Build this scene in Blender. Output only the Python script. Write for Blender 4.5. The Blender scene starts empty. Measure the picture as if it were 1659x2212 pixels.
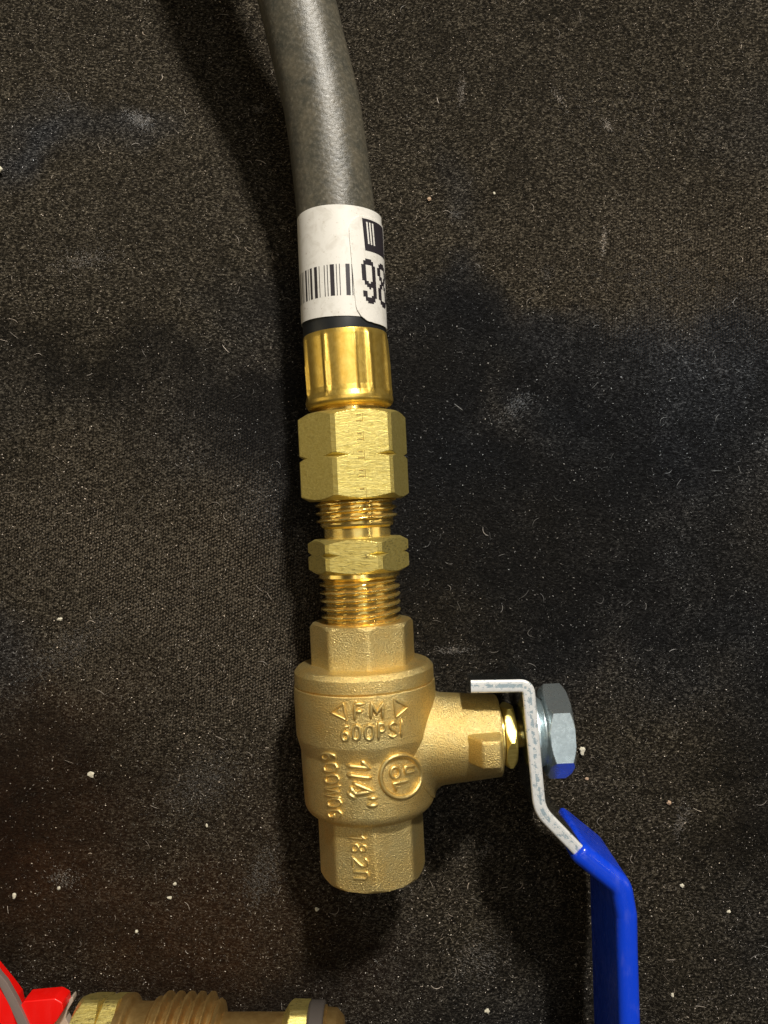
import bpy, bmesh, math, random
import numpy as np
from math import sin, cos, tan, pi, radians, sqrt, exp, hypot, atan2, floor
from mathutils import Vector
random.seed(7); rng = np.random.default_rng(7)
MM = 0.001
sc = bpy.context.scene
C = bpy.context.collection

# ------------------------------------------------------------------ camera
cam = bpy.data.cameras.new('camera'); co = bpy.data.objects.new('camera', cam); C.objects.link(co)
co.location = (0.00005, 0, 0.162)
cam.sensor_fit = 'VERTICAL'; cam.sensor_height = 34.6; cam.lens = 34.6 * 1663 / 2212
cam.clip_start = 0.005; cam.clip_end = 20
sc.camera = co

# ------------------------------------------------------------------ room light
world = bpy.data.worlds.new('World'); sc.world = world; world.use_nodes = True
bg = world.node_tree.nodes['Background']
bg.inputs[0].default_value = (1.0, 0.80, 0.56, 1); bg.inputs[1].default_value = 0.05

def lamp(name, direction, dist, size, power, colour, size_y=None):
    d = Vector(direction).normalized()
    l = bpy.data.lights.new(name, 'AREA'); l.energy = power; l.color = colour
    l.shape = 'RECTANGLE' if size_y else 'DISK'; l.size = size
    if size_y: l.size_y = size_y
    o = bpy.data.objects.new(name, l); C.objects.link(o)
    o.location = Vector((0, -0.03, 0.013)) + d * dist
    o.rotation_euler = d.to_track_quat('Z', 'Y').to_euler()
    return o
lamp('key_lamp', (0.32, 1.10, 1.0), 1.0, 0.085, 12.5, (1.0, 0.94, 0.84))
lamp('ceiling_lamp', (0.06, 0.20, 1.0), 1.1, 0.75, 1.05, (1.0, 0.97, 0.88))
lamp('ceiling_bulb', (0.19, 0.37, 1.0), 1.2, 0.05, 0.65, (1.0, 0.96, 0.88))
lamp('warm_bulb', (-0.20, 0.16, 1.0), 1.3, 0.04, 0.55, (1.0, 0.72, 0.36))
lamp('left_strip_lamp', (-2.6, 0.25, 1.0), 1.2, 0.25, 1.1, (1.0, 0.84, 0.52), 0.8)  # unseen warm strip on the left, set low to brighten the nut sides
lamp('cool_fill_panel', (0.24, -0.26, 1.0), 1.1, 0.36, 0.34, (0.78, 0.92, 1.0), 0.30)  # unseen cool panel added to brighten the handle nut facets
lamp('side_lamp', (0.95, 0.1, 1.0), 1.2, 0.04, 0.15, (1.0, 0.9, 0.75))
lamp('low_lamp', (2.6, 0.1, 1.0), 1.2, 0.2, 0.6, (1.0, 0.86, 0.6), 0.6)
sc.view_settings.view_transform = 'Standard'; sc.view_settings.look = 'None'
sc.view_settings.exposure = 0.0; sc.view_settings.gamma = 1.0
sc.render.engine = 'CYCLES'; sc.cycles.max_bounces = 8

# ------------------------------------------------------------------ node helpers
class NT:
    def __init__(s, name):
        s.m = bpy.data.materials.new(name); s.m.use_nodes = True
        s.t = s.m.node_tree; s.p = s.t.nodes['Principled BSDF']
        tc = s.t.nodes.new('ShaderNodeTexCoord'); mp = s.t.nodes.new('ShaderNodeMapping')
        geo = s.t.nodes.new('ShaderNodeNewGeometry')
        s.geo = geo
        mp.inputs['Scale'].default_value = (1000, 1000, 1000)
        s.link(geo.outputs['Position'], mp.inputs['Vector']); s.co = mp.outputs[0]
    def link(s, a, b): s.t.links.new(a, b)
    def _in(s, n, k, v):
        if isinstance(v, bpy.types.NodeSocket): s.link(v, n.inputs[k])
        else: n.inputs[k].default_value = v
    def mapv(s, scale=(1, 1, 1), rot=(0, 0, 0), loc=(0, 0, 0)):
        n = s.t.nodes.new('ShaderNodeMapping'); n.inputs['Scale'].default_value = scale
        n.inputs['Rotation'].default_value = rot; n.inputs['Location'].default_value = loc
        s.link(s.co, n.inputs['Vector']); return n.outputs[0]
    def noise(s, scale, detail=4, rough=.55, vec=None, dist=0):
        n = s.t.nodes.new('ShaderNodeTexNoise'); n.inputs['Scale'].default_value = scale
        n.inputs['Detail'].default_value = detail; n.inputs['Roughness'].default_value = rough
        n.inputs['Distortion'].default_value = dist
        s.link(vec or s.co, n.inputs['Vector']); return n.outputs[0]
    def vor(s, scale, vec=None, feature='F1', out=0):
        n = s.t.nodes.new('ShaderNodeTexVoronoi'); n.inputs['Scale'].default_value = scale; n.feature = feature
        s.link(vec or s.co, n.inputs['Vector']); return n.outputs[out]
    def wave(s, scale, vec, dist=0, dscale=1):
        n = s.t.nodes.new('ShaderNodeTexWave'); n.inputs['Scale'].default_value = scale
        n.inputs['Distortion'].default_value = dist; n.inputs['Detail'].default_value = 2; n.inputs['Detail Scale'].default_value = dscale
        s.link(vec, n.inputs['Vector']); return n.outputs['Fac']
    def ramp(s, fac, stops):
        n = s.t.nodes.new('ShaderNodeValToRGB'); cr = n.color_ramp
        while len(cr.elements) < len(stops): cr.elements.new(0.5)
        for e, (p, c) in zip(cr.elements, stops):
            e.position = p; e.color = (c, c, c, 1) if isinstance(c, (int, float)) else (*c, 1)
        s.link(fac, n.inputs[0]); return n.outputs[0]
    def mix(s, f, a, b, mode='MIX'):
        n = s.t.nodes.new('ShaderNodeMix'); n.data_type = 'RGBA'; n.blend_type = mode
        s._in(n, 0, f)
        for k, v in ((6, a), (7, b)):
            if isinstance(v, tuple) and len(v) == 3: v = (*v, 1)
            s._in(n, k, v)
        return n.outputs[2]
    def math(s, op, a, b=0.0, c=None):
        n = s.t.nodes.new('ShaderNodeMath'); n.operation = op; s._in(n, 0, a); s._in(n, 1, b)
        if c is not None: s._in(n, 2, c)
        return n.outputs[0]
    def bump(s, h, dist, strength=1.0, prev=None):
        n = s.t.nodes.new('ShaderNodeBump'); n.inputs['Strength'].default_value = strength
        n.inputs['Distance'].default_value = dist * MM; s.link(h, n.inputs['Height'])
        if prev: s.link(prev, n.inputs['Normal'])
        return n.outputs[0]
    def set(s, **k):
        names = dict(col='Base Color', rough='Roughness', metal='Metallic', nrm='Normal', sheen='Sheen Weight', sheenr='Sheen Roughness', sheent='Sheen Tint',
                     coat='Coat Weight', coatr='Coat Roughness', spec='Specular IOR Level', aniso='Anisotropic', sss='Subsurface Weight', ior='IOR')
        for a, v in k.items():
            if isinstance(v, tuple) and len(v) == 3: v = (*v, 1)
            s._in(s.p, names[a], v)
        return s.m

# pipe frame (mm): O on the axis level with the camera, A down the pipe, V across, W up
O = Vector((-5.268, 0, 13.5)); A = Vector((0.04725, -0.99888, 0)); V = Vector((0.99888, 0.04725, 0)); W = Vector((0, 0, 1))
ALONG = atan2(A.y, A.x)

def cast_brass(name='cast_brass', grain=1.):
    n = NT(name)
    g1 = n.noise(3.6, 4, .65); big = n.noise(.16, 3)
    b = n.bump(g1, .24 * grain, .9)
    col = n.mix(n.ramp(big, [(.35, 0.), (.65, 1.)]), (.86, .62, .215), (.78, .63, .275))
    col = n.mix(n.ramp(g1, [(.38, .5 * grain), (.52, .0)]), col, (.42, .27, .09))
    col = n.mix(n.ramp(g1, [(.56, .0), (.72, .6 * grain)]), col, (.95, .78, .45))  # pale grain tops: highlight specks painted into the colour
    return n.set(col=col, metal=.90, rough=n.ramp(g1, [(.35, .52), (.66, .25)]), nrm=b)
def turned_brass():
    n = NT('polished_turned_brass')
    v = n.mapv((.25, 6, 6), (0, 0, -ALONG)); g = n.noise(1, 3, .5, v)
    sm = n.noise(.9, 4)
    return n.set(col=n.mix(n.ramp(sm, [(.3, 0.), (.7, 1.)]), (.88, .62, .17), (.96, .76, .28)), metal=.88, rough=n.ramp(g, [(.3, .17), (.75, .25)]))
def milled_brass(name, dirt=.3):
    n = NT(name)
    v = n.mapv((7, .25, 5), (0, 0, -ALONG - pi / 2)); g = n.noise(1, 4, .6, v)   # drawn lines along the bar
    w = n.noise(1.0, 5, .65, n.mapv((.5, 2.4, 2), (0, 0, .12)), .8)
    sp = n.noise(1.5, 6, .75, n.mapv((.6, 2.4, 1), (0, 0, .5)))
    spm = n.math('MULTIPLY', n.ramp(sp, [(.53, 0.), (.62, 1.)]), n.ramp(n.noise(.45, 3), [(.38, .25), (.62, 1.)]))
    col = n.mix(n.ramp(w, [(.3, 0.), (.7, 1.)]), (.68, .53, .13), (.90, .77, .28))
    col = n.mix(n.math('MULTIPLY', spm, min(1, dirt * 2.2)), col, (.20, .15, .05))
    b = n.bump(g, .010, .5); b = n.bump(w, .13, .5, b)
    return n.set(col=col, metal=.84, rough=n.ramp(g, [(.3, .34), (.7, .46)]), nrm=b)
def ferrule_brass():
    n = NT('crimped_yellow_brass')
    w = n.noise(.8, 4, .6, n.mapv((1, .8, 1))); f = n.noise(5, 4, .6, n.mapv((1, .35, 1), (0, 0, .06)))
    col = n.mix(n.ramp(w, [(.3, 0.), (.7, 1.)]), (.70, .46, .08), (.86, .62, .16))
    return n.set(col=col, metal=.88, rough=n.ramp(f, [(.3, .28), (.7, .42)]), nrm=n.bump(f, .02, .5))
def old_brass():
    n = NT('tarnished_brass')
    w = n.noise(.5, 5, .65)
    col = n.mix(n.ramp(w, [(.3, 0.), (.7, 1.)]), (.42, .25, .08), (.62, .42, .16))
    return n.set(col=col, metal=.85, rough=.42, nrm=n.bump(n.noise(2.5, 4), .06, .6))
def zinc(name, edge, dark=0., mirror=False):
    n = NT(name)
    g = n.noise(1.1, 6, .72); h = n.noise(6, 4, .6, n.mapv((3, .35, .35) if edge else (1, 1, 1), (0, 0, .1)))
    col = n.mix(n.ramp(g, [(.38 + dark, 0.), (.44 + dark, 1.)]), (.45, .56, .63), (.97, .98, .98)) if edge else n.mix(n.ramp(g, [(.3, 0.), (.6, 1.)]), (.50, .58, .62), (.70, .78, .80))
    b = n.bump(g, .07 if edge else .012, .8); b = n.bump(h, .04 if edge else .008, .6, b)
    return n.set(col=col, metal=.55 if edge else (1. if mirror else .92), rough=n.ramp(g, [(.35, .36 if edge else .16 if mirror else .34), (.6, .44 if edge else .12 if mirror else .27)]), nrm=b)
def plastic(name, c, rough=.3, scuff=.0):
    n = NT(name)
    g = n.noise(.7, 5, .6, n.mapv((1, .25, 1)))
    r = n.ramp(g, [(.4, rough), (.75, min(1, rough + .22))])
    return n.set(col=n.mix(n.ramp(g, [(.55, 0.), (.75, scuff)]), c, tuple(min(1, x * .6 + .25) for x in c)), rough=r, nrm=n.bump(n.noise(1.2, 3), .03, .3), coat=.25, coatr=.15)
def rubber():
    n = NT('grey_black_hose_rubber')
    big = n.noise(.28, 5, .6, dist=.4); mid = n.noise(1.6, 5, .7); fine = n.noise(5, 4, .7)
    # faint braid showing through the cover
    d1 = n.wave(.26, n.mapv((1, 1, .6), (0, 0, radians(38))), 1.0, .6); d2 = n.wave(.26, n.mapv((1, 1, .6), (0, 0, radians(-62))), 1.0, .6)
    braid = n.math('MULTIPLY', d1, d2)
    col = n.mix(n.ramp(big, [(.32, 0.), (.68, 1.)]), (.052, .052, .042), (.115, .100, .070))
    col = n.mix(n.math('MULTIPLY', n.ramp(mid, [(.48, 0.), (.68, 1.)]), .55), col, (.20, .178, .135))
    col = n.mix(n.math('MULTIPLY', n.ramp(braid, [(.1, 1.), (.5, 0.)]), .22), col, (.03, .032, .028))
    b = n.bump(braid, .045, .4); b = n.bump(mid, .10, .7, b); b = n.bump(fine, .06, .6, b)
    return n.set(col=col, rough=n.ramp(mid, [(.35, .30), (.7, .44)]), spec=.65, nrm=b)
def flat(name, c, rough=.6, metal=0.):
    n = NT(name); return n.set(col=c, rough=rough, metal=metal)
def paper():
    n = NT('white_label_paper')
    g = n.noise(.35, 5, .65, dist=.8); s = n.noise(1.3, 5, .7)
    col = n.mix(n.ramp(g, [(.50, 0.), (.66, .55)]), (.80, .78, .73), (.62, .59, .53))
    col = n.mix(n.ramp(s, [(.60, 0.), (.72, .7)]), col, (.40, .34, .26))
    return n.set(col=col, rough=.42, nrm=n.bump(g, .05, .4))
def cloth():
    n = NT('black_velour_cloth')
    at = n.t.nodes.new('ShaderNodeAttribute'); at.attribute_name = 'nap'      # r: dust plus painted nap sheen and shade, g: warm/cool, b: bare weave
    sx = n.t.nodes.new('ShaderNodeSeparateColor'); n.link(at.outputs['Color'], sx.inputs[0])
    dust, warm, bare = sx.outputs[0], sx.outputs[1], sx.outputs[2]
    fine = n.noise(1.9, 6, .8, n.mapv((.75, 1.25, 1), (0, 0, .15))); mid = n.noise(.30, 6, .7, n.mapv((1, 1, 1), (0, 0, .4)), .5)
    rows = n.wave(.52, n.mapv((1, 1, 0), (0, 0, radians(62))), 4.5, .8)
    rows2 = n.wave(.55, n.mapv((1, 1, 0), (0, 0, radians(4))), 4.5, .8)
    weave = n.math('MULTIPLY', rows, rows2)
    base = n.mix(warm, (.0115, .0130, .0165), (.0185, .0150, .0098))
    hi = n.mix(warm, (.17, .18, .195), (.25, .215, .16))
    d2 = n.math('MULTIPLY', dust, n.ramp(n.math('ADD', n.math('MULTIPLY', mid, .6), n.math('MULTIPLY', n.noise(.75, 4, .7, None, .6), .4)), [(.38, .2), (.58, 1.7)]))
    col = n.mix(n.ramp(fine, [(.36, .95), (.54, 0.)]), base, (.0018, .0017, .0015))
    fine2 = n.noise(3.4, 3, .7, n.mapv((.7, 1.2, 1), (0, 0, -.5)))
    fl = n.math('MULTIPLY', n.ramp(fine, [(.50, 0.), (.68, 1.)]), n.ramp(fine2, [(.42, .12), (.62, 1.)]))
    red_glow = at.outputs['Alpha']  # reddish glow beside the red handle, painted into the cloth colour
    col = n.mix(n.math('MULTIPLY', red_glow, n.ramp(mid, [(.3, .55), (.6, 1.)])), col, n.mix(n.ramp(fine, [(.35, 0.), (.65, 1.)]), (.020, .0080, .0032), (.050, .022, .008)))
    fl = n.math('MULTIPLY', fl, n.math('SUBTRACT', 1., n.math('MULTIPLY', red_glow, .62)))
    fl = n.math('MULTIPLY', fl, n.math('MINIMUM', n.math('ADD', n.math('MULTIPLY', d2, 1.5), .14), 1.))
    col = n.mix(n.math('MINIMUM', n.math('MULTIPLY', fl, 1.35), 1.), col, hi)
    col = n.mix(n.math('SUBTRACT', 1., n.math('MINIMUM', n.math('ADD', n.math('MULTIPLY', dust, 1.3), .42), 1.)), col, (.0022, .0022, .0024))
    dots = n.math('MULTIPLY', n.ramp(weave, [(.30, 0.), (.75, 1.)]), bare)
    col = n.mix(n.math('MULTIPLY', n.math('MULTIPLY', dots, n.ramp(fine, [(.36, .1), (.62, 1.)])), .8), col, (.27, .215, .16))
    b = n.bump(mid, .9, .5); b = n.bump(fine, .5, .8, b); b = n.bump(dots, .15, .6, b)
    return n.set(col=col, rough=.75, spec=.06, nrm=b)

M = dict(cast=cast_brass(), castmark=cast_brass('cast_brass_lettering', .35), turned=turned_brass(), milled=milled_brass('milled_brass', .08), milled_worn=milled_brass('scuffed_milled_brass', .55),
         ferrule=ferrule_brass(), old=old_brass(), zinc=zinc('zinc_plated_steel', False), zface=zinc('bright_zinc_face', False, 0., True), zedge=zinc('sheared_zinc_edge', True), zbreak=zinc('fractured_zinc_edge', True, .09),
         blue=plastic('blue_dipped_vinyl', (.004, .050, .66), .22, .10), red=plastic('red_plastic', (.85, .004, .002), .4), rubber=rubber(),
         paper=paper(), ink=flat('black_label_ink', (.022, .018, .024), .5), dark=flat('dark_bore', (.03, .02, .01), .5, .6),
         grey=flat('worn_grey_metal', (.26, .20, .18), .5, .3), sleeve=flat('black_sleeve_rubber', (.012, .014, .016), .38), tape=flat('dark_washer', (.10, .085, .075), .5, .3), cloth=cloth(), pale=flat('pale_grit', (.62, .58, .46), .7), tan=flat('tan_grit', (.48, .33, .22), .7))
def lint_mat():
    n = NT('lint_fibres')
    a = n.t.nodes.new('ShaderNodeAttribute'); a.attribute_name = 'tint'
    return n.set(col=a.outputs['Color'], rough=.4, spec=.6)
M['lint'] = lint_mat()

# ------------------------------------------------------------------ object helpers
def tag(o, label, cat, group=None):
    o['label'] = label; o['category'] = cat
    if group: o['group'] = group
    return o
def thing(name, base, label, cat):
    o = bpy.data.objects.new(name, None); C.objects.link(o); o.location = Vector(base) * MM
    o.empty_display_size = .01
    return tag(o, label, cat)
def worldloc(o):
    return o.location + (worldloc(o.parent) if o.parent else Vector((0, 0, 0)))
def mk(name, verts, faces, mat, parent=None, smooth=30, mats=None, midx=None, label=None):
    """verts in world mm"""
    v = np.asarray([tuple(p) for p in verts], dtype=float) * MM
    c = (v.min(0) + v.max(0)) / 2; c[2] = v[:, 2].min()
    me = bpy.data.meshes.new(name); me.from_pydata((v - c).tolist(), [], faces)
    for m in (mats or [mat]): me.materials.append(m)
    if midx: me.polygons.foreach_set('material_index', midx)
    me.validate(); me.update()
    bm = bmesh.new(); bm.from_mesh(me); bmesh.ops.recalc_face_normals(bm, faces=bm.faces); bm.to_mesh(me); bm.free()
    if smooth:
        me.polygons.foreach_set('use_smooth', [True] * len(me.polygons)); me.set_sharp_from_angle(angle=radians(smooth))
    o = bpy.data.objects.new(name, me); C.objects.link(o)
    o.location = Vector(c)
    if parent: o.parent = parent; o.location = Vector(c) - worldloc(parent)
    if label: o['label'] = label
    return o
def fr_pt(fr, s, th, r):
    o, a, v, w = fr
    return o + a * s + (v * sin(th) + w * cos(th)) * r
PIPE = (O, A, V, W)
def revolve(name, fr, ss, rf, mat, parent, nth=160, extra=(), smooth=30, caps=True, label=None):
    """surface of radius rf(s, theta) round a frame's axis; ss is a list of s or (s, scale)"""
    ths = sorted(set([round(2 * pi * i / nth, 6) for i in range(nth)] + [round(e % (2 * pi), 6) for e in extra]))
    vs, fs = [], []; n = len(ths)
    for s in ss:
        for t in ths: vs.append(fr_pt(fr, s, t, rf(s, t)))
    for i in range(len(ss) - 1):
        for j in range(n):
            k = (j + 1) % n
            fs.append((i * n + j, i * n + k, (i + 1) * n + k, (i + 1) * n + j))
    if caps:
        for i, s in ((0, ss[0]), (len(ss) - 1, ss[-1])):
            c = len(vs); vs.append(fr_pt(fr, s, 0, 0))
            for j in range(n):
                k = (j + 1) % n; fs.append((c, i * n + j, i * n + k) if i else (c, i * n + k, i * n + j))
    return mk(name, vs, fs, mat, parent, smooth, label=label)
def lathe(name, fr, prof, mat, parent, nth=128, rf=None, smooth=30, label=None, extra=()):
    """prof: closed or open list of (s, r), may fold back; rf(s, th, r) modulates"""
    ths = sorted(set([round(2 * pi * i / nth, 6) for i in range(nth)] + [round(e % (2 * pi), 6) for e in extra])); n = len(ths)
    vs, fs = [], []
    for s, r in prof:
        for t in ths: vs.append(fr_pt(fr, s, t, rf(s, t, r) if rf else r))
    for i in range(len(prof) - 1):
        for j in range(n):
            k = (j + 1) % n
            fs.append((i * n + j, i * n + k, (i + 1) * n + k, (i + 1) * n + j))
    return mk(name, vs, fs, mat, parent, smooth, label=label)
def rounded(pts, radii, seg=6):
    """round the corners of an open polyline (2D)"""
    out = [pts[0]]
    for i in range(1, len(pts) - 1):
        p = Vector(pts[i]); a = (Vector(pts[i - 1]) - p); b = (Vector(pts[i + 1]) - p); r = radii[i] if isinstance(radii, (list, tuple)) else radii
        if r <= 0: out.append(tuple(p)); continue
        la, lb = a.length, b.length; a.normalize(); b.normalize()
        ang = a.angle(b); d = min(r / tan(ang / 2), la * .49, lb * .49)
        p0, p1 = p + a * d, p + b * d
        for k in range(seg + 1):
            t = k / seg
            out.append(tuple(p0 * (1 - t) ** 2 + p * 2 * t * (1 - t) + p1 * t * t))
    out.append(pts[-1]); return out
def poly_r(nsides, a, th, t0, soft=0):
    if soft:
        return sum(max(0, cos(th - t0 - 2 * pi * i / nsides) / a) ** soft for i in range(nsides)) ** (-1 / soft)
    st = 2 * pi / nsides; x = (th - t0 + st / 2) % st - st / 2
    return a / cos(x)
def frange(a, b, n): return [a + (b - a) * i / n for i in range(n + 1)]

# ------------------------------------------------------------------ cloth (the surface everything lies on)
WR = [(rng.uniform(-260, 260), rng.uniform(-260, 260), rng.uniform(0, pi), rng.uniform(14, 40), rng.uniform(50, 130), rng.uniform(-1, 1)) for _ in range(46)]
def smooth01(x): x = np.clip(x, 0, 1); return x * x * (3 - 2 * x)
def cloth_h(x, y):
    x = np.asarray(x, float); y = np.asarray(y, float)
    h = np.zeros_like(x)
    for cx, cy, a, w, l, s in WR:
        u = (x - cx) * cos(a) + (y - cy) * sin(a); v = -(x - cx) * sin(a) + (y - cy) * cos(a)
        h += s * 4.6 * np.exp(-(u / l) ** 2 - (v / w) ** 2)
    # keep it low and flat under the brass, let it fall away under the rising end of the hose
    axx = -5.3 - .047 * y
    d = np.abs(x - axx - np.where(y > 60, -.25 * (y - 60), 0))
    near = np.exp(-(d / 30) ** 2)
    h = h * (1 - .85 * near) - 1.3 - .8 * near
    h = np.minimum(h, 1.2)
    dip = smooth01((y - 38) / 75) * smooth01((40 - x) / 70)
    h -= 13 * dip
    h += -np.where(y < -85, 1.5 * smooth01((-85 - y) / 20), 0) * (x < 60)
    return h
def vnoise(x, y, cell, seed):
    g = np.random.default_rng(seed).random((97, 97)); u, v = x / cell + 40, y / cell + 40
    i, j = np.floor(u).astype(int), np.floor(v).astype(int); fu, fv = u - i, v - j; fu = fu * fu * (3 - 2 * fu); fv = fv * fv * (3 - 2 * fv)
    i %= 96; j %= 96
    return (g[i, j] * (1 - fu) + g[i + 1, j] * fu) * (1 - fv) + (g[i, j + 1] * (1 - fu) + g[i + 1, j + 1] * fu) * fv
def fbm(x, y, cell, seed): return sum(vnoise(x, y, cell / 2 ** k, seed + k) / 2 ** k for k in range(4)) / 1.875
# dusty zones of the nap, with sheen and crumple shade painted in as tone: centre, radii, turn, paleness, warmth, bare weave
ZN = [(-60, 80, 50, 50, 0, .42, .75, 0), (40, 85, 70, 40, 0, .40, .85, 0), (70, 55, 30, 14, -.1, .30, .9, .5), (25, 52, 40, 7, -.25, .34, 1., .1),
      (45, 42, 55, 9, -.08, -.20, -.9, 0), (45, 20, 60, 26, 0, -.26, -1.1, 0), (12, 8, 14, 40, .0, -.45, 0, 0), (72, 5, 22, 40, 0, .06, -.4, 0), (28, 22, 8, 4, -.8, .45, .6, 0),
      (-70, 46, 34, 6, -.2, .40, .6, 0), (-55, 32, 30, 9, -.3, -.55, 0, 0), (-24, 24, 9, 26, 0, -.4, -.2, 0), (-66, 14, 26, 14, 0, .10, .4, 0),
      (-38, -18, 30, 24, -.7, .32, .7, .95), (-66, -4, 26, 14, -.3, .2, .8, .35), (-70, -16, 22, 7, -.55, -.3, .3, 0), (-48, -38, 50, 8, -.72, .52, .15, 0), (-30, -56, 22, 18, -.8, .35, .3, 0), (-22, -40, 14, 8, -1.1, .15, .4, .8),
      (-72, -52, 26, 18, .0, -.28, 1.2, 0), (-66, -82, 34, 20, .0, .12, 1.4, 0), (-34, -86, 24, 16, 0, .22, 1.1, 0), (-78, -30, 10, 7, 0, .25, -.2, 0),
      (22, -84, 18, 18, .2, .34, .9, 0), (50, -56, 24, 16, 0, .34, .9, 0), (62, -84, 16, 30, 0, .16, .7, 0), (76, -66, 10, 18, 0, -.34, .2, 0), (36, -20, 40, 12, 0, -.30, -.3, 0), (14, -24, 16, 10, 0, .16, .6, 0),
      (-75, 84, 14, 6, .7, .3, -1.2, 0), (-54, 86, 12, 7, .2, .34, -1.3, 0), (16, 62, 5, 20, 0, .1, -.9, 0)]
def nap(x, y):
    x = np.asarray(x, float); y = np.asarray(y, float)
    wx = x + (fbm(x, y, 16, 11) - .5) * 22; wy = y + (fbm(x, y, 16, 23) - .5) * 22
    d = .30 + .45 * (fbm(x, y, 30, 31) - .5); w = .62 + .9 * (fbm(x, y, 40, 41) - .5); bb = np.zeros_like(x)
    for cx, cy, a, b_, t, dd, ww, bw in ZN:
        u = (wx - cx) * cos(t) + (wy - cy) * sin(t); v = -(wx - cx) * sin(t) + (wy - cy) * cos(t)
        g = np.exp(-((u / a / 1.1) ** 2 + (v / b_ / 1.1) ** 2)); d = d + dd * .72 * g; w = w + ww * g * .6; bb = bb + bw * g
    d = d + .34 * (fbm(x, y, 9, 51) - .5) + .24 * (fbm(x, y, 3.5, 61) - .5)
    br = np.zeros_like(x)  # zones of the painted red glow, stored as alpha
    for cx, cy, a, b_, amp in ((-76, -74, 24, 30, 1.), (-46, -92, 34, 24, .8), (-70, -46, 16, 14, .5)):
        br = np.maximum(br, amp * np.exp(-((wx - cx) / a) ** 2 - ((wy - cy) / b_) ** 2))
    return np.clip(d, .07, 1), np.clip(w, 0, 1), np.clip(bb * (.5 + fbm(x, y, 12, 71)), 0, 1), np.clip(br, 0, 1)
xs = np.concatenate([np.arange(-330, -120, 4.), np.arange(-120, 120, 1.25), np.arange(120, 331, 4.)]); ys = np.concatenate([np.arange(-330, -150, 4.), np.arange(-150, 150, 1.25), np.arange(150, 331, 4.)])
X, Y = np.meshgrid(xs, ys); Z = cloth_h(X, Y)
nv = X.size; me = bpy.data.meshes.new('cloth')
me.vertices.add(nv); me.vertices.foreach_set('co', (np.stack([X, Y, Z], -1).reshape(-1) * MM).astype('f4'))
nx, ny = len(xs), len(ys); i0 = (np.arange(ny - 1)[:, None] * nx + np.arange(nx - 1)[None, :]).reshape(-1)
qd = np.stack([i0, i0 + 1, i0 + nx + 1, i0 + nx], -1).reshape(-1)
me.loops.add(len(qd)); me.loops.foreach_set('vertex_index', qd.astype('i4'))
me.polygons.add(len(i0)); me.polygons.foreach_set('loop_start', (np.arange(len(i0)) * 4).astype('i4'))
me.polygons.foreach_set('use_smooth', [True] * len(i0)); me.update(calc_edges=True); me.materials.append(M['cloth'])
nd, nw, nb, nr = nap(X, Y); at = me.color_attributes.new('nap', 'FLOAT_COLOR', 'POINT')
at.data.foreach_set('color', np.stack([nd, nw, nb, nr], -1).reshape(-1).astype('f4'))
clo = bpy.data.objects.new('cloth', me); C.objects.link(clo)
clo['kind'] = 'structure'; clo['label'] = 'black velour cloth speckled with lint, lying under the hose and valve'

# ------------------------------------------------------------------ hose, fittings and ball valve: one screwed-together thing
T = thing('gas_hose_with_ball_valve', (-2, -30, 0), 'black rubber hose with brass fittings and blue handled brass ball valve on black cloth', 'hose')

# hose: swept along its curve
def px(x, y, z): k = (162 - z) / 1663; return Vector(((x - 829.5) * k, (1106 - y) * k, z))
HP = [(-50.0, 205.0, 24), (-37.5, 165.0, 20), (-26.5, 130.0, 16.5), (-19.8, 110.0, 14.6), (-14.0, 87.0, 13.6), (-11.4, 75.2, 13.5), (-9.55, 60.3, 13.5), (-8.5, 48.8, 13.5), (-8.0, 40.7, 13.5), (-7.55, 34.4, 13.5), (-7.3, 31.5, 13.5)]
HR = [7.35, 7.35, 7.35, 7.35, 7.35, 7.4, 7.5, 7.65, 7.75, 7.8, 7.8]
def catmull(P, n=10):
    out = []
    P = [np.array(p, float) for p in P]
    for i in range(len(P) - 1):
        a, b, c, d = P[max(i - 1, 0)], P[i], P[i + 1], P[min(i + 2, len(P) - 1)]
        for k in range(n):
            t = k / n; out.append(.5 * ((2 * b) + (c - a) * t + (2 * a - 5 * b + 4 * c - d) * t * t + (3 * b - a - 3 * c + d) * t ** 3))
    out.append(P[-1]); return out
hp = catmull([p + (r,) for p, r in zip(HP, HR)])
vs, fs = [], []; n = 72
for i, p in enumerate(hp):
    a, b = hp[max(i - 1, 0)], hp[min(i + 1, len(hp) - 1)]
    d = Vector((b - a)[:3]).normalized(); v = Vector((-d.y, d.x, 0)).normalized(); w = d.cross(v)
    for j in range(n):
        t = 2 * pi * j / n; r = p[3] + .03 * sin(5 * t + i * .3) + .02 * sin(11 * t + i)
        vs.append(Vector(p[:3]) + (v * sin(t) + w * cos(t)) * r)
for i in range(len(hp) - 1):
    for j in range(n): k = (j + 1) % n; fs.append((i * n + j, i * n + k, (i + 1) * n + k, (i + 1) * n + j))
fs.append(tuple(range(n))); fs.append(tuple(range((len(hp) - 1) * n, len(hp) * n)))
hose = mk('hose', vs, fs, M['rubber'], T, 60)

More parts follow.
